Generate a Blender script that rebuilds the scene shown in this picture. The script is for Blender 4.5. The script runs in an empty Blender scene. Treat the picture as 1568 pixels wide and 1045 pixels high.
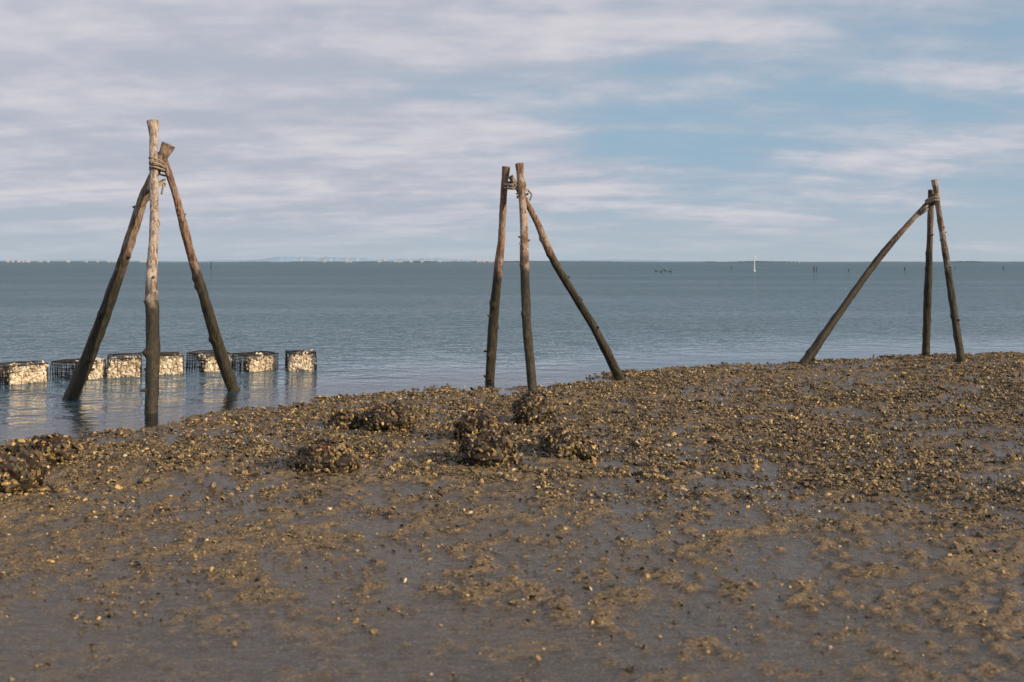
import bpy, math, numpy as np
from mathutils import Vector, Matrix
rng = np.random.default_rng(7)
scene = bpy.context.scene
scene.view_settings.view_transform = 'Standard'
scene.view_settings.look = 'None'
scene.view_settings.exposure = 0

CAM_H = 1.6
def at(a, b, d):
    """world point from surveyed bearing/elevation (1568-wide plate, f=1524) and its true distance d"""
    return np.array([(a-784)/1524*d, d, CAM_H-(b-401)/1524*d])

# ---------------------------------------------------------------- noise
TAB = np.random.default_rng(3).random((16, 256, 256))*2-1
def vn(x, y, s, k=0):
    x = np.asarray(x, float)*s+17.3*k; y = np.asarray(y, float)*s+9.1*k
    xi = np.floor(x); yi = np.floor(y); fx = x-xi; fy = y-yi
    fx = fx*fx*fx*(fx*(fx*6-15)+10); fy = fy*fy*fy*(fy*(fy*6-15)+10)
    xi = xi.astype(np.int64); yi = yi.astype(np.int64)
    T = TAB[k % 16]
    a = T[xi & 255, yi & 255]; b = T[(xi+1) & 255, yi & 255]
    c = T[xi & 255, (yi+1) & 255]; d = T[(xi+1) & 255, (yi+1) & 255]
    return (a*(1-fx)+b*fx)*(1-fy)+(c*(1-fx)+d*fx)*fy
def rot(x, y, a):
    return x*math.cos(a)-y*math.sin(a), x*math.sin(a)+y*math.cos(a)
def sst(x):
    x = np.clip(x, 0, 1); return x*x*(3-2*x)

SX = [-40, -20, -10, -6.2, -4.66, -3.57, -2.87, -1.8, -0.8, 0.0, 0.66, 1.66, 3.2, 4.2, 5.5, 7.06, 8.7, 14, 40]
SY = [-30, 0, 5.2, 7.6, 8.7, 9.9, 11.0, 12.0, 12.6, 12.3, 13.0, 14.1, 15.5, 15.3, 16.6, 17.0, 17.0, 17.5, 22]
def shore(x, y):
    return np.interp(x, SX, SY)+0.35*vn(x, y, 0.9, 1)+0.22*vn(x, y, 2.6, 2)+0.10*vn(x, y, 7, 3)-y
def zones(x, y):
    yn = 4.45-0.33*(x+2.5)+0.25*vn(x, y, 1.1, 15)
    return sst((y-yn+0.1)/1.5)          # 0 in the wet near flat, 1 on the shell bank
def clods(x, y):
    x1, y1 = rot(x, y, 0.4); x2, y2 = rot(x, y, 1.3)
    n = 0.26*vn(x1, y1, 2.6, 5)+0.55*vn(x2, y2, 6.1, 6)+0.60*vn(x1, y1, 12, 7)+0.45*vn(x2, y2, 25, 11)+0.30*vn(x, y, 0.7, 14)+0.09
    return sst((n+0.05)/0.75)
def height(x, y, fine=True):
    s = shore(x, y)
    near = zones(x, y)
    land = 0.014+0.009*near+0.012*sst((x-1.0)/3)
    h = np.where(s > 0, -0.004+(land+0.004)*sst(s/0.9), np.maximum(s*0.07-0.004, -0.7))
    amp = np.where(s > -0.5, 1.0, np.exp(np.clip((s+0.5)*1.0, -50, 0)))*np.where(s > -60, 1, 0)
    x1, y1 = rot(x, y, 0.6)
    pud = np.minimum(vn(x1, y1*2.0, 1.1, 4)+0.7*vn(x1, y1*1.6, 3.3, 3)+0.14, 0.30)
    h = h+amp*(0.003*vn(x1, y1*1.5, 0.5, 3)+(0.001+0.021*sst((y-5.2)/2.5)*near)*pud)
    if fine:
        x2, y2 = rot(x, y, 1.1)
        cl = clods(x, y)
        gx, gy = rot(x, y, -0.35)
        h = h+amp*(0.005+0.014*near)*cl
        h = h+amp*(0.25+0.75*cl)*(0.35+0.65*near)*(0.009*(0.25-np.abs(vn(x2, y2, 12, 7)))+0.009*vn(x2, y2, 24, 9)+0.005*vn(x1, y1, 48, 8))
        h = h+amp*0.0015*vn(x1, y1, 30, 10)+amp*0.003*vn(x2, y2, 5, 2)
        h = h+amp*(1-near)*0.0028*np.sin(gy*40+3*vn(x, y, 1.6, 12)+1.4*vn(x, y, 6, 2))*(0.5+0.5*vn(x, y, 2.2, 13))
    return h

# ---------------------------------------------------------------- mesh helpers
def mk(name, V, F, mat=None, smooth=False, col=None, attrs=None, parent=None):
    V = np.asarray(V, np.float32); F = np.asarray(F, np.int32)
    me = bpy.data.meshes.new(name)
    n = F.shape[1]
    me.vertices.add(len(V)); me.vertices.foreach_set('co', V.ravel())
    me.loops.add(F.size); me.loops.foreach_set('vertex_index', F.ravel())
    me.polygons.add(len(F)); me.polygons.foreach_set('loop_start', np.arange(0, F.size, n, dtype=np.int32))
    me.update(calc_edges=True)
    me.polygons.foreach_set('use_smooth', np.full(len(F), smooth, dtype=bool))
    if col is not None:
        a = me.attributes.new('col', 'FLOAT_COLOR', 'POINT')
        a.data.foreach_set('color', np.concatenate([col, np.ones((len(col), 1))], 1).astype(np.float32).ravel())
    for k, v in (attrs or {}).items():
        a = me.attributes.new(k, 'FLOAT', 'POINT'); a.data.foreach_set('value', np.asarray(v, np.float32))
    me.validate()
    ob = bpy.data.objects.new(name, me); scene.collection.objects.link(ob)
    if mat: me.materials.append(mat)
    if parent: ob.parent = parent
    return ob
def empty(name, loc=(0, 0, 0)):
    e = bpy.data.objects.new(name, None); e.empty_display_size = 0.2
    scene.collection.objects.link(e); return e
def grid(xs, ys, zf):
    X, Y = np.meshgrid(xs, ys)
    Z = zf(X, Y)
    V = np.stack([X.ravel(), Y.ravel(), Z.ravel()], 1)
    nx, ny = len(xs), len(ys)
    i = (np.arange(ny-1)[:, None]*nx+np.arange(nx-1)[None]).ravel()
    return V, np.stack([i, i+1, i+nx+1, i+nx], 1)

# ---------------------------------------------------------------- node helper
class NT:
    def __init__(s, tree): s.t = tree; s.n = tree.nodes; s.n.clear()
    def new(s, typ): return s.n.new(typ)
    def link(s, a, b): s.t.links.new(a, b)
    def val(s, sock, v):
        if isinstance(v, bpy.types.NodeSocket): s.link(v, sock)
        else: sock.default_value = v
    def math(s, op, a, b=0.0, c=None, clamp=False):
        m = s.n.new('ShaderNodeMath'); m.operation = op; m.use_clamp = clamp
        s.val(m.inputs[0], a); s.val(m.inputs[1], b)
        if c is not None: s.val(m.inputs[2], c)
        return m.outputs[0]
    def noise(s, vec, scale, detail=4, rough=0.55, dist=0):
        n = s.n.new('ShaderNodeTexNoise'); s.val(n.inputs['Vector'], vec)
        n.inputs['Scale'].default_value = scale; n.inputs['Detail'].default_value = detail
        n.inputs['Roughness'].default_value = rough; n.inputs['Distortion'].default_value = dist
        return n.outputs[0]
    def maprange(s, v, a, b, c=0.0, d=1.0, smooth=True):
        m = s.n.new('ShaderNodeMapRange'); m.interpolation_type = 'SMOOTHSTEP' if smooth else 'LINEAR'
        s.val(m.inputs[0], v); s.val(m.inputs[1], a); s.val(m.inputs[2], b); s.val(m.inputs[3], c); s.val(m.inputs[4], d)
        return m.outputs[0]
    def mix(s, f, a, b, blend='MIX'):
        m = s.n.new('ShaderNodeMix'); m.data_type = 'RGBA'; m.blend_type = blend
        s.val(m.inputs[0], f)
        for k, v in ((6, a), (7, b)):
            s.val(m.inputs[k], v if isinstance(v, bpy.types.NodeSocket) else (*v, 1))
        return m.outputs[2]
    def scalev(s, v, sc, rotz=0):
        m = s.n.new('ShaderNodeMapping'); s.link(v, m.inputs[0]); m.inputs['Scale'].default_value = sc
        m.inputs['Rotation'].default_value = (0, 0, rotz)
        return m.outputs[0]
    def bump(s, h, strength, dist, normal=None):
        b = s.n.new('ShaderNodeBump'); s.val(b.inputs['Height'], h); s.val(b.inputs['Strength'], strength)
        s.val(b.inputs['Distance'], dist)
        if normal: s.link(normal, b.inputs['Normal'])
        return b.outputs[0]
def newmat(name):
    m = bpy.data.materials.new(name); m.use_nodes = True
    t = NT(m.node_tree); o = t.new('ShaderNodeOutputMaterial')
    return m, t, o
def principled(t, o, base, rough, spec=0.5, normal=None):
    p = t.new('ShaderNodeBsdfPrincipled')
    t.val(p.inputs['Base Color'], base if isinstance(base, bpy.types.NodeSocket) else (*base, 1))
    t.val(p.inputs['Roughness'], rough); t.val(p.inputs['Specular IOR Level'], spec)
    if normal: t.link(normal, p.inputs['Normal'])
    t.link(p.outputs[0], o.inputs[0]); return p

# mud
mud, t, o = newmat('wet_mud')
g = t.new('ShaderNodeNewGeometry'); pos = g.outputs['Position']
ac = t.new('ShaderNodeAttribute'); ac.attribute_name = 'clod'; cl = ac.outputs['Fac']
n1 = t.noise(pos, 1.1, 5, 0.6); n2 = t.noise(pos, 14, 5, 0.65); n3 = t.noise(pos, 75, 4, 0.7)
dry = t.maprange(t.math('ADD', cl, t.math('MULTIPLY', t.math('SUBTRACT', n2, 0.5), 2.0)), 0.0, 1.0)
c = t.mix(dry, (0.064, 0.054, 0.043), (0.200, 0.142, 0.080))
c = t.mix(t.math('MULTIPLY', t.maprange(n1, 0.4, 0.62), 0.5), c, (0.095, 0.076, 0.054))
c = t.mix(t.math('MULTIPLY', t.maprange(n2, 0.52, 0.72), t.maprange(dry, 0, 1, 0.3, 1.0)), c, (0.050, 0.040, 0.028))
c = t.mix(t.math('MULTIPLY', t.maprange(n3, 0.53, 0.66), t.maprange(dry, 0, 1, 0.40, 1.0)), c, (0.38, 0.265, 0.14))
c = t.mix(t.math('MULTIPLY', t.maprange(n3, 0.46, 0.36), t.maprange(dry, 0, 1, 0.35, 1.0)), c, (0.030, 0.024, 0.017))
ro = t.maprange(t.math('ADD', dry, t.math('MULTIPLY', t.math('SUBTRACT', n1, 0.5), 0.9)), 0.0, 0.9, 0.20, 0.8)
bn = t.bump(n3, t.maprange(dry, 0, 1, 0.28, 1.0), 0.014); bn = t.bump(n2, t.maprange(dry, 0, 1, 0.22, 0.55), 0.03, bn)
rp = t.noise(t.scalev(pos, (7, 26, 1), 0.75), 1.0, 3, 0.55, 1.2)
bn = t.bump(rp, t.maprange(dry, 0.5, 0.0, 0.0, 0.8), 0.025, bn)
principled(t, o, c, ro, 0.5, bn)

# shells
def shellmat(name, rough=0.6):
    m, t, o = newmat(name)
    a = t.new('ShaderNodeAttribute'); a.attribute_name = 'col'
    g = t.new('ShaderNodeNewGeometry')
    n = t.noise(g.outputs['Position'], 90, 3, 0.6)
    c = t.mix(t.maprange(n, 0.42, 0.65), a.outputs['Color'], t.mix(0.55, a.outputs['Color'], (0.04, 0.03, 0.02)))
    principled(t, o, c, rough, 0.4, t.bump(n, 0.6, 0.006))
    return m
shell_m = shellmat('oyster_shell', rough=0.5)

# water
water_m, t, o = newmat('sea_water')
g = t.new('ShaderNodeNewGeometry'); pos = g.outputs['Position']
at_o = t.new('ShaderNodeAttribute'); at_o.attribute_name = 'open'; opn = at_o.outputs['Fac']
at_d = t.new('ShaderNodeAttribute'); at_d.attribute_name = 'deep'; deep = at_d.outputs['Fac']
at_f = t.new('ShaderNodeAttribute'); at_f.attribute_name = 'offing'; offing = at_f.outputs['Fac']
w1 = t.noise(t.scalev(pos, (0.7, 1.1, 1), 0.2), 1.0, 3, 0.55, 0.5)
w2 = t.noise(t.scalev(pos, (2.0, 3.0, 1), -0.2), 1.0, 3, 0.6, 0.5)
w3 = t.noise(t.scalev(pos, (8, 13, 1), 0.12), 1.0, 2, 0.5, 0.3)
w0 = t.noise(t.scalev(pos, (0.02, 0.07, 1), 0.1), 1.0, 4, 0.55)
hsum = t.math('ADD', t.math('MULTIPLY', w1, 0.32), t.math('ADD', t.math('MULTIPLY', w2, 0.24), t.math('MULTIPLY', w3, 0.022)))
stren = t.math('MULTIPLY', opn, t.maprange(w0, 0.35, 0.65, 0.6, 1.35))
bn = t.bump(hsum, stren, 1.0)
r1 = t.noise(t.scalev(pos, (9, 24, 1), -0.7), 1.0, 2, 0.5, 0.8)
bn = t.bump(r1, 0.35, 0.012, bn)
fr = t.new('ShaderNodeFresnel'); fr.inputs[0].default_value = 1.33; t.link(bn, fr.inputs[1])
gl = t.new('ShaderNodeBsdfGlossy'); gl.inputs['Roughness'].default_value = 0.03; gl.inputs['Color'].default_value = (0.95, 0.97, 1, 1); t.link(bn, gl.inputs['Normal'])
tr = t.new('ShaderNodeBsdfTransparent'); tr.inputs[0].default_value = (0.88, 0.86, 0.80, 1)
di = t.new('ShaderNodeBsdfDiffuse'); t.link(t.mix(t.maprange(w0, 0.3, 0.7), (0.044, 0.094, 0.126), (0.078, 0.130, 0.162)), di.inputs[0])
ms = t.new('ShaderNodeMixShader'); t.link(deep, ms.inputs[0]); t.link(tr.outputs[0], ms.inputs[1]); t.link(di.outputs[0], ms.inputs[2])
ms2 = t.new('ShaderNodeMixShader'); t.link(t.math('MULTIPLY', fr.outputs[0], t.maprange(offing, 0, 1, 1.0, 0.54, False)), ms2.inputs[0]); t.link(ms.outputs[0], ms2.inputs[1]); t.link(gl.outputs[0], ms2.inputs[2])
t.link(ms2.outputs[0], o.inputs[0])

def polemat(name, upper, tide, white=0.3):
    m, t, o = newmat(name)
    g = t.new('ShaderNodeNewGeometry'); pos = g.outputs['Position']
    sep = t.new('ShaderNodeSeparateXYZ'); t.link(pos, sep.inputs[0])
    st = t.noise(t.scalev(pos, (45, 45, 5)), 1, 4, 0.6)
    bl = t.noise(pos, 5, 4, 0.6); fi = t.noise(pos, 80, 3, 0.7)
    zz = t.math('ADD', sep.outputs[2], t.math('MULTIPLY', t.math('SUBTRACT', bl, 0.5), 0.9))
    f = t.maprange(zz, tide-0.22, tide+0.25)
    up = t.mix(t.maprange(st, 0.4, 0.6), upper, tuple(min(1, u*0.42) for u in upper))
    up = t.mix(t.math('MULTIPLY', t.maprange(bl, 0.48, 0.60), white), up, (0.52, 0.45, 0.40))
    up = t.mix(t.maprange(t.noise(t.scalev(pos, (60, 60, 3)), 1, 3, 0.7), 0.58, 0.66), up, (0.05, 0.035, 0.025))
    lo = t.mix(t.maprange(st, 0.4, 0.62), (0.045, 0.038, 0.024), (0.018, 0.017, 0.012))
    lo = t.mix(t.math('MULTIPLY', t.maprange(fi, 0.58, 0.68), t.maprange(sep.outputs[2], 0.9, 0.2)), lo, (0.15, 0.125, 0.085))
    c = t.mix(f, lo, up)
    bn = t.bump(st, 0.8, 0.02); bn = t.bump(fi, 0.7, 0.010, bn)
    principled(t, o, c, t.maprange(f, 0, 1, 0.55, 0.8), 0.3, bn)
    return m
def plain(name, colr, rough=0.7, sc=30, var=0.5):
    m, t, o = newmat(name)
    g = t.new('ShaderNodeNewGeometry'); n = t.noise(g.outputs['Position'], sc, 4, 0.6)
    c = t.mix(t.maprange(n, 0.35, 0.65), colr, tuple(u*var for u in colr))
    principled(t, o, c, rough, 0.3, t.bump(n, 0.4, 0.01)); return m

# ---------------------------------------------------------------- ground + water
far = lambda a, b, n: np.geomspace(a, b, n)
xs = np.concatenate([-far(10.3, 20000, 45)[::-1], np.linspace(-10, 10, 1050), far(10.3, 20000, 45)])
ys = np.concatenate([-far(1, 3000, 20)[::-1], np.linspace(-0.5, 2.7, 50), np.geomspace(2.72, 18, 880), far(18.4, 20000, 60)])
V, F = grid(xs, ys, height)
mk('muddy_beach_ground', V, F, mud, smooth=True, attrs={'clod': clods(V[:, 0], V[:, 1])*(0.28+0.62*zones(V[:, 0], V[:, 1]))+0.12*zones(V[:, 0], V[:, 1])})
xs = np.concatenate([-far(12.3, 20000, 40)[::-1], np.linspace(-12, 12, 240), far(12.3, 20000, 40)])
ys = np.concatenate([-far(1, 3000, 20)[::-1], np.linspace(-0.5, 24, 250), far(24.4, 20000, 60)])
V, F = grid(xs, ys, lambda X, Y: X*0.0)
s = -shore(V[:, 0], V[:, 1])
mk('sea_water', V, F, water_m, smooth=True, attrs={'open': 0.03+0.97*sst((s+0.1)/7)*1.0, 'deep': 0.0+1.0*sst((s+0.1)/4.5),
   'offing': np.clip(np.log(np.maximum(s, 3)/3)/math.log(60), 0, 1)})

# ---------------------------------------------------------------- shells
K = 6
def shells(P, N, S, C, r, cup=0.35):
    """P centres, N normals, S sizes, C colours -> V,F,col (two-ring irregular shell flakes)"""
    n = len(P)
    N = N/np.linalg.norm(N, axis=1, keepdims=True)
    R = r.normal(size=(n, 3)); T = np.cross(N, R); T /= np.linalg.norm(T, axis=1, keepdims=True)
    B = np.cross(N, T)
    th = np.linspace(0, 2*np.pi, K, endpoint=False)[None]+r.uniform(-0.3, 0.3, (n, K))
    rad = r.uniform(0.6, 1.2, (n, K)); el = r.uniform(0.4, 0.85, (n, 1))
    a = np.cos(th)*rad; b = np.sin(th)*rad*el
    def ring(sc, hz):
        return P[:, None]+S[:, None, None]*(a[..., None]*sc*T[:, None]+b[..., None]*sc*B[:, None]+hz[..., None]*N[:, None])
    v0 = ring(1.0, r.uniform(-0.25, 0.05, (n, K)))
    v1 = ring(0.62, cup*r.uniform(0.4, 1.2, (n, K)))
    v2 = P[:, None]+S[:, None, None]*(N[:, None]*cup*r.uniform(0.6, 1.3, (n, 1, 1)))
    V = np.concatenate([v0, v1, v2], 1).reshape(-1, 3)
    m = 2*K+1; f = []
    for i in range(K):
        j = (i+1) % K
        f += [(i, j, K+j), (i, K+j, K+i), (K+i, K+j, 2*K)]
    F = (np.array(f)[None]+(np.arange(n)*m)[:, None, None]).reshape(-1, 3)
    col = np.repeat(C, m, 0)*r.uniform(0.75, 1.25, (n*m, 1))
    return V, F, col
PAL = np.array([[0.050, 0.037, 0.023], [0.12, 0.086, 0.044], [0.27, 0.187, 0.080], [0.50, 0.345, 0.140], [0.62, 0.52, 0.37], [0.15, 0.12, 0.080]])
def pal(n, p, r): 
    return PAL[r.choice(len(PAL), n, p=p)]*r.uniform(0.7, 1.3, (n, 1))
CL = [(524, 661, 46, 28), (590, 665, 80, 42), (492, 729, 92, 46), (735, 683, 78, 48), (746, 724, 90, 58), (818, 655, 68, 46), (866, 707, 90, 43),
      (8, 762, 104, 68), (72, 716, 78, 42), (26, 730, 66, 38), (562, 655, 32, 20)]

n = 900000
Y = np.sqrt(rng.uniform(3.2**2, 18.5**2, n)); X = rng.uniform(-1, 1, n)*(0.54*Y+0.9)
s = shore(X, Y)
bank = sst((Y-(5.2-0.14*X))/3.0)
dens = 0.92*bank+0.24*sst((Y-3.3)/1.5)
cl = clods(X, Y)
pat = 0.5+0.5*(0.5*vn(X, Y, 0.8, 9)+0.6*vn(X, Y, 2.7, 10)+0.7*vn(X, Y, 7, 11))
dens = dens*(0.10+1.2*sst((pat-0.23)/0.5))*(0.22+0.93*cl)
dens *= np.where(s > 0, 1, np.exp(s*4))
hh = height(X, Y)
dens *= np.where(hh < 0, 0.15, 1)
for a, b, w_, h_ in CL:                      # litter thinned around and left of each clump, to darken its shadow side
    d = CAM_H*1524/(b-401); cx = (a-784)/1524*d; rx = w_/1524*d/2
    q = ((X-(cx-0.7*rx))/(rx*1.5))**2+((Y-d-0.3*rx)/(rx*1.6))**2
    dens *= np.clip(q, 0.12, 1)
k = rng.random(n) < dens*0.78
X, Y, hh = X[k], Y[k], hh[k]; n = len(X); print('shells', n)
S = np.minimum(rng.gamma(2.2, 0.0040, n)+0.0035, 0.038)*np.where(Y < 6.5, 0.72, 1)
N = np.stack([rng.normal(0, 0.7, n), rng.normal(0, 0.7, n), np.ones(n)], 1)
P = np.stack([X, Y, hh+S*0.12+np.abs(rng.normal(0, 0.005, n))*bank[k]], 1)
C = pal(n, [0.24, 0.25, 0.22, 0.14, 0.02, 0.13], rng)
V, F, col = shells(P, N, S, C, rng, 0.45)
mk('oyster_shell_litter', V, F, shell_m, col=col)

# ---------------------------------------------------------------- oyster clumps
def blob(rx, ry, rz, r, nu=28, nv=16, amp=0.18, k=3):
    u = np.linspace(0, 2*np.pi, nu, endpoint=False); v = np.linspace(0.02, np.pi-0.02, nv)
    U, W = np.meshgrid(u, v); D = np.stack([np.sin(W)*np.cos(U), np.sin(W)*np.sin(U), np.cos(W)], -1).reshape(-1, 3)
    o_ = r.uniform(0, 50)
    q = 1+amp*(vn(D[:, 0]+o_, D[:, 1]+D[:, 2]*0.7, 2.2, k)+0.6*vn(D[:, 1]+o_, D[:, 2], 4.5, k+1))
    V = D*q[:, None]*np.array([rx, ry, rz])
    i = np.arange(nv-1)[:, None]*nu+np.arange(nu)[None]; j = np.arange(nv-1)[:, None]*nu+(np.arange(nu)[None]+1) % nu
    F = np.concatenate([np.stack([i, j, j+nu], -1).reshape(-1, 3), np.stack([i, j+nu, i+nu], -1).reshape(-1, 3)])
    return V, F, D
def clump(a, b, w, h, seed):
    r = np.random.default_rng(seed)
    d = CAM_H*1524/(b-401); c = at(a, b, d)
    rx = w/1524*d/2*0.98; H = h/1524*d*1.05; rz = H*0.56; ry = rx*0.85
    lobes = [((0, 0, 0), 1.0)]+[((r.uniform(-.7, .7)*rx, r.uniform(-.5, .3)*ry, r.uniform(-.3, .2)*rz), r.uniform(.42, .62)) for _ in range(5)]
    Vs, Fs, Cs = [], [], []; off = 0
    for (lx, ly, lz), sc in lobes:
        V, F, D = blob(rx*0.86*sc, ry*0.86*sc, rz*0.95*(sc**0.7), r, amp=0.26)
        L = np.array([c[0]+lx, c[1]+ry*0.6+ly, rz*0.78+lz])
        Vs.append(V+L); Fs.append(F+off); off += len(V); Cs.append(np.tile([0.032, 0.024, 0.016], (len(V), 1)))
        m = int(340*sc*sc*(rx/0.2)**1.4)+60; idx = r.integers(0, len(V), m*2)
        idx = idx[(D[idx, 2] > -0.75)]; idx = idx[r.random(len(idx)) < np.sqrt(1-D[idx, 2]**2)*0.8+0.15]; m = len(idx)
        S = r.uniform(0.010, 0.034, m)
        P2 = V[idx]*r.uniform(0.95, 1.07, (m, 1))+L+r.normal(0, 0.008, (m, 3))
        N2 = D[idx]+r.normal(0, 0.5, (m, 3))
        C = pal(m, [0.27, 0.27, 0.23, 0.11, 0.01, 0.11], r)
        red = (D[idx, 2] > 0.5) & (r.random(m) < 0.22); C[red] = np.array([0.090, 0.030, 0.018])*r.uniform(.6, 1.3, (red.sum(), 1))
        V3, F3, C3 = shells(P2, N2, S, C, r, 0.35)
        Vs.append(V3); Fs.append(F3+off); off += len(V3); Cs.append(C3)
    m = 60; an = r.uniform(0, 2*np.pi, m); rr = r.uniform(0.9, 1.3, m)
    px = c[0]+rx*rr*np.cos(an); py = c[1]+ry*0.6+ry*rr*np.sin(an)
    P2 = np.stack([px, py, np.maximum(height(px, py), 0)+r.uniform(0, 0.03, m)*(1.4-rr)*2], 1)
    V3, F3, C3 = shells(P2, r.normal(0, 0.7, (m, 3))+[0, 0, 1], r.uniform(0.012, 0.032, m), pal(m, [0.38, 0.28, 0.14, 0.05, 0.01, 0.14], r), r, 0.4)
    Vs.append(V3); Fs.append(F3+off); Cs.append(C3)
    return mk('oyster_clump', np.concatenate(Vs), np.concatenate(Fs), shell_m, col=np.concatenate(Cs))
for i, q in enumerate(CL):
    clump(*q, 100+i)

# ---------------------------------------------------------------- poles
def catmull(P, n):
    P = np.array(P); Q = np.vstack([2*P[0]-P[1], P, 2*P[-1]-P[-2]])
    seg = len(P)-1; out = []
    for u in np.linspace(0, seg-1e-6, n):
        i = int(u); f = u-i; a, b, c, d = Q[i:i+4]
        out.append(0.5*((2*b)+(-a+c)*f+(2*a-5*b+4*c-d)*f*f+(-a+3*b-3*c+d)*f**3))
    return np.array(out)
def tube(PR, n, nu, r=None, amp=0.0, cap=True):
    C = catmull(PR, n); c = C[:, :3]; R = C[:, 3]
    T = np.gradient(c, axis=0); T /= np.linalg.norm(T, axis=1, keepdims=True)
    ref = np.array([0.0, 1, 0.0]) if abs(T[0][1]) < 0.9 else np.array([1.0, 0, 0])
    A = np.cross(T, ref); A /= np.linalg.norm(A, axis=1, keepdims=True); B = np.cross(T, A)
    th = np.linspace(0, 2*np.pi, nu, endpoint=False)
    L = np.concatenate([[0], np.cumsum(np.linalg.norm(np.diff(c, axis=0), axis=1))])
    q = np.ones((n, nu))
    if r is not None:
        o_ = r.uniform(0, 60); cx, sx = np.cos(th)[None], np.sin(th)[None]; LL = L[:, None]
        q = q+amp*(vn(cx*1.2+o_+LL*0.0, sx*1.2+LL*1.6, 1.0, 2)*1.0+0.7*vn(cx*2+o_, sx*2+LL*7, 1.3, 5)+0.5*vn(cx*4+o_, sx*4+LL*2, 2, 6))
        for _ in range(int(L[-1]*3.2)):
            l0, t0 = r.uniform(0, L[-1]), r.uniform(0, 2*np.pi)
            dt = np.angle(np.exp(1j*(th-t0)))
            q = q+r.uniform(0.15, 0.45)*np.exp(-((LL-l0)/0.035)**2-(dt[None]/0.5)**2)
    V = c[:, None]+(R[:, None]*q)[..., None]*(np.cos(th)[None, :, None]*A[:, None]+np.sin(th)[None, :, None]*B[:, None])
    V = V.reshape(-1, 3)
    i = np.arange(n-1)[:, None]*nu+np.arange(nu)[None]; j = np.arange(n-1)[:, None]*nu+(np.arange(nu)[None]+1) % nu
    F = np.concatenate([np.stack([i, j, j+nu], -1).reshape(-1, 3), np.stack([i, j+nu, i+nu], -1).reshape(-1, 3)])
    m = len(V); V = np.vstack([V, c[0], c[-1]+T[-1]*0.006])
    u = np.arange(nu); w = (u+1) % nu
    F = np.vstack([F, np.stack([w, u, np.full(nu, m)], 1), np.stack([(n-1)*nu+u, (n-1)*nu+w, np.full(nu, m+1)], 1)])
    return V, F
def merge(parts):
    Vs, Fs = [], []; off = 0
    for V, F in parts: Vs.append(V); Fs.append(np.asarray(F)+off); off += len(V)
    return np.concatenate(Vs), np.concatenate(Fs)
def pole(parent, name, pts, mat, seed, flare=1.0):
    r = np.random.default_rng(seed)
    Q = []
    for a, b, d, w in pts: Q.append(np.append(at(a, b, d), w/1524*d/2*0.95))
    d0 = Q[0]-Q[1]; d0 = d0/abs(d0[2])
    foot = Q[0].copy(); foot[:3] += d0[:3]*0.35; Q = [foot]+Q
    Q = np.array(Q)
    for i in range(2, len(Q)-1): Q[i, :3] += r.normal(0, 0.012, 3)*[1, 1, 0]
    V, F = tube(Q, 190, 22, r, 0.14)
    parts = [(V, F)]
    C = catmull(Q, 60)
    for _ in range(r.integers(5, 9)):           # broken branch stubs
        i = r.integers(12, 56); c, R = C[i, :3], C[i, 3]
        dr = np.array([r.uniform(-1, 1), r.uniform(-1, 0.5), r.uniform(0.0, 0.7)]); dr /= np.linalg.norm(dr)
        ln = R*r.uniform(1.35, 1.9)
        parts.append(tube([np.append(c+dr*R*0.4, R*0.38), np.append(c+dr*R*0.95, R*0.28), np.append(c+dr*ln, R*0.16)], 8, 8, r, 0.2))
    if flare > 1:
        ax = Q[-1][:3]-Q[-2][:3]; ax /= np.linalg.norm(ax); R = Q[-1][3]
        parts.append(tube([np.append(Q[-1][:3]-ax*0.17, R*0.9), np.append(Q[-1][:3]-ax*0.08, R*(1+flare)/2), np.append(Q[-1][:3]+ax*0.012, R*flare)], 20, 18, r, 0.14))
    V, F = merge(parts)
    return mk(name, V, F, mat, smooth=True, parent=parent), C
rope_m = plain('rope_fibre', (0.38, 0.32, 0.26), 0.9, 120, 0.45)
def lashing(parent, name, a, b, d, wx, wy, n, seed, tilt=0.3, rr=0.012, span=0.022):
    r = np.random.default_rng(seed); c = at(a, b, d); parts = []
    th = np.linspace(0, 2*np.pi*n, n*18)
    tx, ty = r.uniform(-tilt, tilt), r.uniform(-tilt, tilt)
    P = []
    for i, q in enumerate(th):
        ww = 1+0.05*math.sin(q*0.37*seed)
        x, y = wx*ww*math.cos(q), wy*ww*math.sin(q)
        z = (q/(2*np.pi)-n/2)*span+x*tx+y*ty+0.02*math.sin(q*0.5+seed)
        P.append(np.array([c[0]+x, c[1]+y, c[2]+z, rr]))
    parts.append(tube(P, len(P)*2, 7))
    e = P[-1].copy(); e2 = e.copy(); e2[:3] += [r.uniform(-.04, .05), -0.03, -0.06]; e3 = e2.copy(); e3[:3] += [r.uniform(-.03, .03), 0, -0.07]
    parts.append(tube([e, e2, e3], 12, 7))
    V, F = merge(parts); mk(name, V, F, rope_m, smooth=True, parent=parent)

T1 = empty('wooden_pole_tripod')
pole(T1, 'front_pole', [(231, 634, 10.55, 20), (233, 540, 10.73, 20), (234, 430, 10.95, 18), (236, 340, 11.12, 14), (238, 262, 11.27, 13), (235, 188, 11.42, 13)],
     polemat('weathered_pole_pale', (0.48, 0.40, 0.345), 1.30, 0.8), 11, 1.5)
pole(T1, 'left_pole', [(107, 613, 11.56, 22), (150, 505, 11.54, 21), (189, 393, 11.50, 19), (222, 303, 11.47, 16), (258, 223, 11.45, 15)],
     polemat('weathered_pole_brown', (0.28, 0.19, 0.13), 1.60, 0.28), 12, 1.25)
pole(T1, 'rear_pole', [(358, 600, 12.33, 19), (322, 492, 12.1, 17), (290, 385, 11.85, 14), (267, 302, 11.68, 12), (247, 232, 11.6, 10)],
     polemat('weathered_pole_red', (0.27, 0.165, 0.115), 1.50, 0.30), 13)
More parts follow.
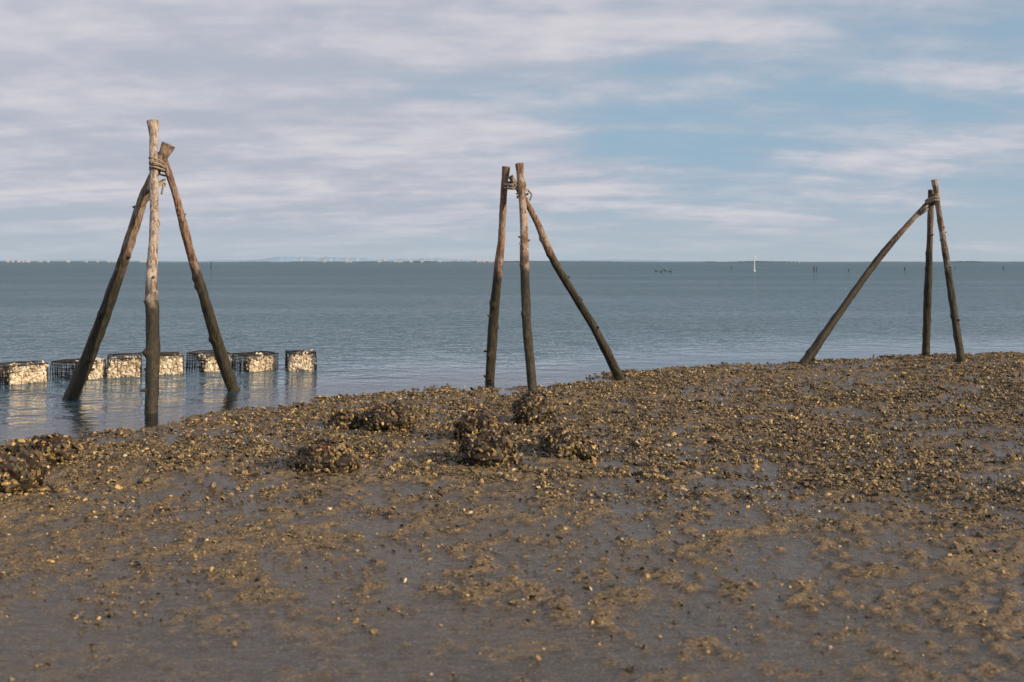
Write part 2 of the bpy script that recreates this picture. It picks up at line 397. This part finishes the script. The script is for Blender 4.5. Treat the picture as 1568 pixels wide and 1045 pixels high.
lashing(T1, 'rope_lashing_upper', 243, 256, 11.40, 0.078, 0.19, 4, 3)
lashing(T1, 'rope_lashing_lower', 240, 284, 11.40, 0.078, 0.17, 2, 5, 0.5)
T2 = empty('wooden_pole_tripod')
pole(T2, 'left_pole', [(749, 584, 13.25, 15), (757, 470, 13.1, 14), (765, 370, 12.95, 12), (772, 305, 12.83, 11), (775, 257, 12.75, 10)],
     polemat('weathered_pole_a', (0.34, 0.20, 0.135), 1.50, 0.25), 21, 1.25)
pole(T2, 'front_pole', [(816, 606, 11.95, 15), (809, 500, 12.2, 14), (804, 400, 12.4, 13), (799, 320, 12.55, 12), (795, 253, 12.68, 11)],
     polemat('weathered_pole_b', (0.31, 0.20, 0.14), 1.60, 0.5), 22, 1.25)
pole(T2, 'right_pole', [(951, 582, 13.47, 15), (907, 500, 13.3, 13), (853, 403, 13.05, 12), (818, 335, 12.88, 10), (782, 270, 12.80, 8)],
     polemat('weathered_pole_c', (0.30, 0.19, 0.13), 1.70, 0.35), 23)
lashing(T2, 'rope_lashing', 787, 284, 12.74, 0.115, 0.13, 4, 7, 0.3)
lashing(T2, 'rope_lashing_low', 800, 296, 12.70, 0.07, 0.12, 2, 4, 0.5)
T3 = empty('wooden_pole_tripod')
pole(T3, 'left_pole', [(1231, 558, 15.3, 15), (1291, 473, 15.5, 11.5), (1350, 390, 15.7, 10), (1400, 335, 15.85, 8.5), (1434, 298, 15.95, 8)],
     polemat('weathered_pole_d', (0.17, 0.12, 0.09), 1.9, 0.25), 35)
pole(T3, 'rear_pole', [(1417, 549, 16.36, 12), (1419, 470, 16.25, 12), (1422, 380, 16.12, 10), (1425, 291, 16.0, 9)],
     polemat('weathered_pole_e', (0.19, 0.13, 0.10), 1.9, 0.2), 32)
pole(T3, 'right_pole', [(1473, 560, 15.35, 12), (1459, 470, 15.5, 11), (1447, 390, 15.65, 9), (1438, 325, 15.76, 8), (1431, 277, 15.84, 8)],
     polemat('weathered_pole_f', (0.25, 0.18, 0.14), 1.7, 0.6), 33, 1.2)
lashing(T3, 'rope_lashing', 1427, 308, 15.88, 0.075, 0.16, 4, 6, 0.5)
lashing(T3, 'rope_lashing_side', 1414, 322, 15.86, 0.055, 0.08, 3, 9, 0.8)

# ---------------------------------------------------------------- oyster cages
wire_m = plain('fouled_wire_mesh', (0.06, 0.050, 0.038), 0.8, 60, 0.5)
cshell_m = shellmat('caged_oyster_shell', rough=0.55)
CP = np.array([[0.85, 0.74, 0.57], [0.70, 0.58, 0.42], [0.42, 0.33, 0.22], [0.88, 0.82, 0.70]])
def cage(a, b, w, htop, ln, fill, yaw, seed):
    r = np.random.default_rng(seed); d = CAM_H*1524/(b-401); c = at(a, b, d)   # near end-face centre at the waterline
    W = w/1524*d/ math.cos(yaw-0.35)/2; H = htop/1524*d
    ax = np.array([-math.sin(yaw), math.cos(yaw), 0]); sd = np.array([math.cos(yaw), math.sin(yaw), 0]); up = np.array([0, 0, 1.0])
    root = empty('oyster_cage')
    sag = r.uniform(0.0, 0.04); lean = r.uniform(-0.06, 0.06)
    def pts(l, s_, z):
        p = c+ax*l+sd*s_+up*(z-c[2])
        if z > 0: p = p+up*(-sag*math.sin(3.14*l/ln)+lean*l)+sd*lean*z*1.5
        return p
    parts = []
    def wire(p, q, rr=0.0022):
        p = np.array(p)+r.normal(0, 0.003, 3); q = np.array(q)+r.normal(0, 0.003, 3)
        m = (p+q)/2+r.normal(0, 0.010, 3)
        parts.append(tube([np.append(p, rr), np.append(m, rr*r.uniform(0.8, 1.8)), np.append(q, rr)], 5, 4))
    z0 = -0.12; st = 0.045
    for l in np.arange(0, ln+0.01, 0.028):
        wire(pts(l, -W, z0), pts(l, -W, H), 0.0035); wire(pts(l, W, z0), pts(l, W, H)); wire(pts(l, -W, H), pts(l, W, H))
    for z in np.arange(z0, H+0.01, 0.035):
        for s_ in (-W, W): wire(pts(0, s_, z), pts(ln, s_, z), 0.003)
    for z in np.arange(z0, H+0.01, st):
        for l in (0, ln): wire(pts(l, -W, z), pts(l, W, z))
    for s_ in np.arange(-W, W+0.01, st):
        for l in (0, ln): wire(pts(l, s_, z0), pts(l, s_, H))
        wire(pts(0, s_, H), pts(ln, s_, H))
    for l in (0, ln):
        for s_ in (-W, W): wire(pts(l, s_, z0), pts(l, s_, H+0.005), 0.006)
        wire(pts(l, -W, H), pts(l, W, H), 0.006)
    for s_ in (-W, W): wire(pts(0, s_, H), pts(ln, s_, H), 0.006)
    V, F = merge(parts); mk('wire_mesh_box', V, F, wire_m, parent=root)
    m = int(500*fill)+420
    lf = ln*fill
    l = r.uniform(0.02, lf, m); s_ = r.uniform(-W+0.02, W-0.02, m)
    topz = H*(0.84-0.20*(l/ln)+0.30*vn(l*4+seed, s_*4, 2.6, 4))
    topz = np.minimum(topz, H*0.99)
    zz = r.uniform(-0.08, 1, m)*topz
    e = r.random(m); l = np.where(e < 0.5, 0.012+r.uniform(-.012, .03, m), l); zz = np.where(e > 0.80, topz, zz)
    P = c*np.array([1, 1, 0])+ax*l[:, None]+sd*s_[:, None]+up*zz[:, None]
    N = np.where((e < .5)[:, None], -ax, up)+r.normal(0, 0.55, (m, 3))
    C = CP[r.choice(4, m, p=[.40, .30, .12, .18])]*r.uniform(.72, 1.05, (m, 1)); C = np.minimum(C, .85)
    V, F, col = shells(P, N, r.uniform(0.022, 0.050, m), C, r, 0.45)
    V2, F2, D = blob(1, 1, 1, r, amp=0.05)
    q = np.sign(V2)*np.abs(V2)**0.55
    core = c*np.array([1, 1, 0])+ax*(lf/2+q[:, :1]*(lf/2-0.03))+sd*(q[:, 1:2]*(W-0.035))+up*(H*0.33+q[:, 2:]*H*0.40-0.02*q[:, :1])
    VV, FF = merge([(V, F), (core, F2)])
    mk('oysters', VV, FF, cshell_m, col=np.vstack([col, np.tile([0.38, 0.30, 0.20], (len(core), 1))]), parent=root)
for i, q in enumerate([(44, 587, 50, 28, 0.42, 0.8, 0.95), (143, 580, 36, 27, 0.62, 0.4, 1.0), (190, 578, 48, 29, 0.62, 0.9, 0.36), (261, 573, 38, 28, 0.62, 0.9, 0.40),
                       (334, 568, 42, 24, 0.45, 0.45, 0.90), (403, 568, 46, 25, 0.40, 0.5, 0.85), (462, 567, 43, 27, 0.45, 1.0, 0.25)]):
    cage(*q, 300+i)

# ---------------------------------------------------------------- far things
def ridge(name, a0, a1, hpx, dist, mat, seed, n=160, sc=6):
    r = np.random.default_rng(seed); u = np.linspace(0, 1, n)
    env = np.sin(np.pi*np.clip(u, 0, 1))**0.6
    hh = hpx/1524*dist*env*(0.55+0.22*vn(u*sc+seed, u*0, 1, 1)+0.10*vn(u*sc*4+seed, u*0, 1, 2)+0.06*vn(u*sc*14, u*0, 1, 3))
    hh = np.maximum(hh, 0.02); x = (a0+(a1-a0)*u-784)/1524*dist
    rows = []
    for k_, (dy, f) in enumerate([(-dist*0.02, -0.01), (-dist*0.008, 0.6), (0, 1.0), (dist*0.02, 0.5), (dist*0.04, -0.01)]):
        rows.append(np.stack([x*(1+dy/dist), np.full(n, dist+dy), hh*f], 1))
    V = np.concatenate(rows); i = (np.arange(4)[:, None]*n+np.arange(n-1)[None]).ravel()
    mk(name, V, np.stack([i, i+1, i+n+1, i+n], 1), mat, smooth=True)
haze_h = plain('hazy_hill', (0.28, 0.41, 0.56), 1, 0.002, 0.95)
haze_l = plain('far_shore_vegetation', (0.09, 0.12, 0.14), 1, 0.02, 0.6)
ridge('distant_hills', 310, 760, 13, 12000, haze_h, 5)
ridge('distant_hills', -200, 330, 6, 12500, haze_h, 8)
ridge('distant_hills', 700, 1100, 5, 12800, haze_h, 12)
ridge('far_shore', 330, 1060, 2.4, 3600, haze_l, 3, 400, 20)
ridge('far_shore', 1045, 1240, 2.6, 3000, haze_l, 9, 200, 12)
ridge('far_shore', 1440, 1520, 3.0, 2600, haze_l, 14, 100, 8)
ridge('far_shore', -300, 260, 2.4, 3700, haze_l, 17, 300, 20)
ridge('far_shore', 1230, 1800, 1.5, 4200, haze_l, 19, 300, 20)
r = np.random.default_rng(44); parts = []
def house(x, y, w, h, dd):
    V = np.array([[x, y, 0], [x+w, y, 0], [x+w, y+dd, 0], [x, y+dd, 0], [x, y, h], [x+w, y, h], [x+w, y+dd, h], [x, y+dd, h], [x, y+dd/2, h*1.35], [x+w, y+dd/2, h*1.35]])
    F = [(0, 1, 5), (0, 5, 4), (1, 2, 6), (1, 6, 5), (2, 3, 7), (2, 7, 6), (3, 0, 4), (3, 4, 7), (4, 5, 9), (4, 9, 8), (6, 7, 8), (6, 8, 9), (5, 6, 9), (7, 4, 8)]
    return V, np.array(F)
for _ in range(40):
    a = r.uniform(0, 225) if r.random() < 0.6 else r.uniform(480, 780)
    d = r.uniform(3300, 3500); parts.append(house((a-784)/1524*d, d, r.uniform(3, 10), r.uniform(3, 5), 9))
for a in (1212, 1222, 1214):
    d = 2800; parts.append(house((a-784)/1524*d, d, 7, 2.5, 6))
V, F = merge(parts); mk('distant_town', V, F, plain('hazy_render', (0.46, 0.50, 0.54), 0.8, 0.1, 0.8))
white_m = plain('white_paint', (0.68, 0.70, 0.71), 0.6, 5, 0.85)
parts = []
for a in [462]+list(r.uniform(495, 770, 14)):
    d = 7500; x = (a-784)/1524*d; H = r.uniform(20, 34)
    parts.append(tube([(x, d, 0, 2.1), (x, d, H/2, 1.7), (x, d, H, 1.4)], 5, 6))
    p0 = r.uniform(0, 2)
    for k_ in range(3):
        q = p0+k_*2.094; parts.append(tube([(x, d-2, H, 0.8), (x+math.cos(q)*8, d-2, H+math.sin(q)*8, 0.6), (x+math.cos(q)*16, d-2, H+math.sin(q)*16, 0.2)], 4, 4))
V, F = merge(parts); mk('distant_wind_turbines', V, F, white_m)
stake_m = plain('dark_stake_wood', (0.045, 0.04, 0.035), 0.8, 8, 0.6)
for i, (a, b, top, w) in enumerate([(1246, 417, 408, 1.6), (1250, 416, 408.5, 1.2), (1299, 416, 412, 1.2), (1385, 415, 409, 1.4), (1536, 413, 408, 1.2), (323, 412, 401, 1.3), (1462, 413, 409, 1), (1120, 412, 408, 1)]):
    d = CAM_H*1524/(b-401); p = at(a, b, d); q = at(a+0.5, top, d); R = w/1524*d/2
    V, F = tube([(p[0], p[1], -0.6, R), (*((p+q)/2), R), (*q, R*0.8)], 30, 8, np.random.default_rng(i), 0.15)
    mk('mooring_stake', V, F, stake_m, smooth=True)
d = 160; p = at(1155, 401, d)
V, F = merge([tube([(p[0], d, -0.5, 0.09), (p[0], d, 1.2, 0.08), (p[0]+.03, d, 2.75, 0.05)], 20, 10), tube([(p[0]-0.0, d, 0.0, 0.18), (p[0], d, 0.2, 0.18), (p[0], d, 0.3, 0.05)], 10, 12),
              tube([(p[0]-0.22, d-.08, 2.3, 0.04), (p[0], d-.08, 2.3, 0.05), (p[0]+0.22, d-.08, 2.3, 0.04)], 6, 8)])
mk('channel_marker_post', V, F, white_m, smooth=True)
bird_m = plain('cormorant_plumage', (0.03, 0.03, 0.032), 0.6, 10, 0.7)
for i, (a, b) in enumerate([(1005, 416), (1012, 417), (1019, 415.5), (1026, 416.5)]):
    d = CAM_H*1524/(b-401); x = (a-784)/1524*d; s_ = 1 if i % 2 else -1; k_ = 0.8
    V, F = merge([tube([(x-.3*s_*k_, d, .10, .02), (x-.2*s_*k_, d, .05, .07), (x, d, .04, .11), (x+.18*s_*k_, d, .07, .08), (x+.25*s_*k_, d, .17, .04), (x+.27*s_*k_, d, .28, .035), (x+.31*s_*k_, d, .35, .045), (x+.37*s_*k_, d, .35, .03), (x+.46*s_*k_, d, .35, .01)], 40, 10)])
    mk('cormorant', V, F, bird_m, smooth=True)

# ---------------------------------------------------------------- world / sun
EL, AZ = math.radians(22), math.radians(122)
w = bpy.data.worlds.new('World'); scene.world = w; w.use_nodes = True
t = NT(w.node_tree); o = t.new('ShaderNodeOutputWorld'); bg = t.new('ShaderNodeBackground'); t.link(bg.outputs[0], o.inputs[0])
STR = 0.10; bg.inputs[1].default_value = STR
sky = t.new('ShaderNodeTexSky'); sky.sky_type = 'NISHITA'; sky.sun_disc = False; sky.sun_elevation = EL; sky.sun_rotation = AZ
sky.air_density = 1.0; sky.dust_density = 0.3; sky.ozone_density = 2.0
tc = t.new('ShaderNodeTexCoord'); v = tc.outputs['Generated']
sp = t.new('ShaderNodeSeparateXYZ'); t.link(v, sp.inputs[0])
z = t.math('MAXIMUM', sp.outputs[2], 0.0); den = t.math('ADD', z, 0.14)
cb = t.new('ShaderNodeCombineXYZ')
t.link(t.math('DIVIDE', sp.outputs[0], den), cb.inputs[0]); t.link(t.math('DIVIDE', sp.outputs[1], den), cb.inputs[1])
pv = cb.outputs[0]
big = t.noise(t.scalev(pv, (0.42, 0.70, 1), 0.25), 1.0, 4, 0.5, 0.3)
med = t.noise(t.scalev(pv, (1.0, 1.45, 1), 0.12), 1.0, 8, 0.55, 0.25)
fine = t.noise(t.scalev(pv, (4.2, 5.0, 1), 0.3), 1.0, 6, 0.6, 0.3)
band = t.noise(t.scalev(pv, (0.65, 2.6, 1), 0.10), 1.0, 6, 0.55, 0.35)
azb = t.maprange(sp.outputs[0], -0.40, 0.25, 0.22, 0.0)
hi = t.maprange(z, 0.17, 0.40, 0.0, 0.09)
cov = t.math('ADD', t.math('ADD', t.math('MULTIPLY', big, 0.42), t.math('MULTIPLY', med, 0.48)), t.math('ADD', t.math('ADD', t.math('MULTIPLY', fine, 0.12), hi), azb))
cov = t.math('ADD', cov, t.math('MULTIPLY', band, 0.22))
mask = t.maprange(cov, 0.52, 0.74)
lit = t.maprange(t.math('ADD', t.math('MULTIPLY', med, 0.45), t.math('ADD', t.math('MULTIPLY', fine, 0.25), t.math('MULTIPLY', band, 0.3))), 0.42, 0.64)
cc = t.mix(lit, (0.45, 0.48, 0.56), (0.69, 0.66, 0.70))
hz = t.mix(t.maprange(z, 0.0, 0.11), (0.42, 0.50, 0.57), (0.31, 0.45, 0.58))
k_ = 1/STR
cc = t.mix(1.0, cc, (k_, k_, k_), 'MULTIPLY'); hz = t.mix(1.0, hz, (k_, k_, k_), 'MULTIPLY')
base = t.mix(t.maprange(z, 0.45, 0.05, 0.45, 0.97), sky.outputs[0], hz)
fin = t.mix(t.math('MULTIPLY', mask, t.maprange(z, 0.0, 0.07, 0.30, 0.94)), base, cc)
t.link(fin, bg.inputs[0])

sun = bpy.data.lights.new('sun', 'SUN'); sun.energy = 5.0; sun.angle = math.radians(0.6); sun.color = (1.0, 0.77, 0.50)
so = bpy.data.objects.new('sun', sun); scene.collection.objects.link(so)
sd = Vector((math.sin(AZ)*math.cos(EL), math.cos(AZ)*math.cos(EL), math.sin(EL)))
so.rotation_euler = sd.to_track_quat('Z', 'Y').to_euler(); so.location = (20, -20, 20)

cam = bpy.data.cameras.new('camera'); co = bpy.data.objects.new('camera', cam); scene.collection.objects.link(co)
co.location = (0, 0, CAM_H); co.rotation_euler = (math.radians(90), 0, 0)
cam.lens = 35; cam.sensor_width = 36; cam.shift_y = -121.5/1568; cam.clip_start = 0.05; cam.clip_end = 60000
cam.dof.use_dof = True; cam.dof.focus_distance = 11.2; cam.dof.aperture_fstop = 2.8
scene.camera = co
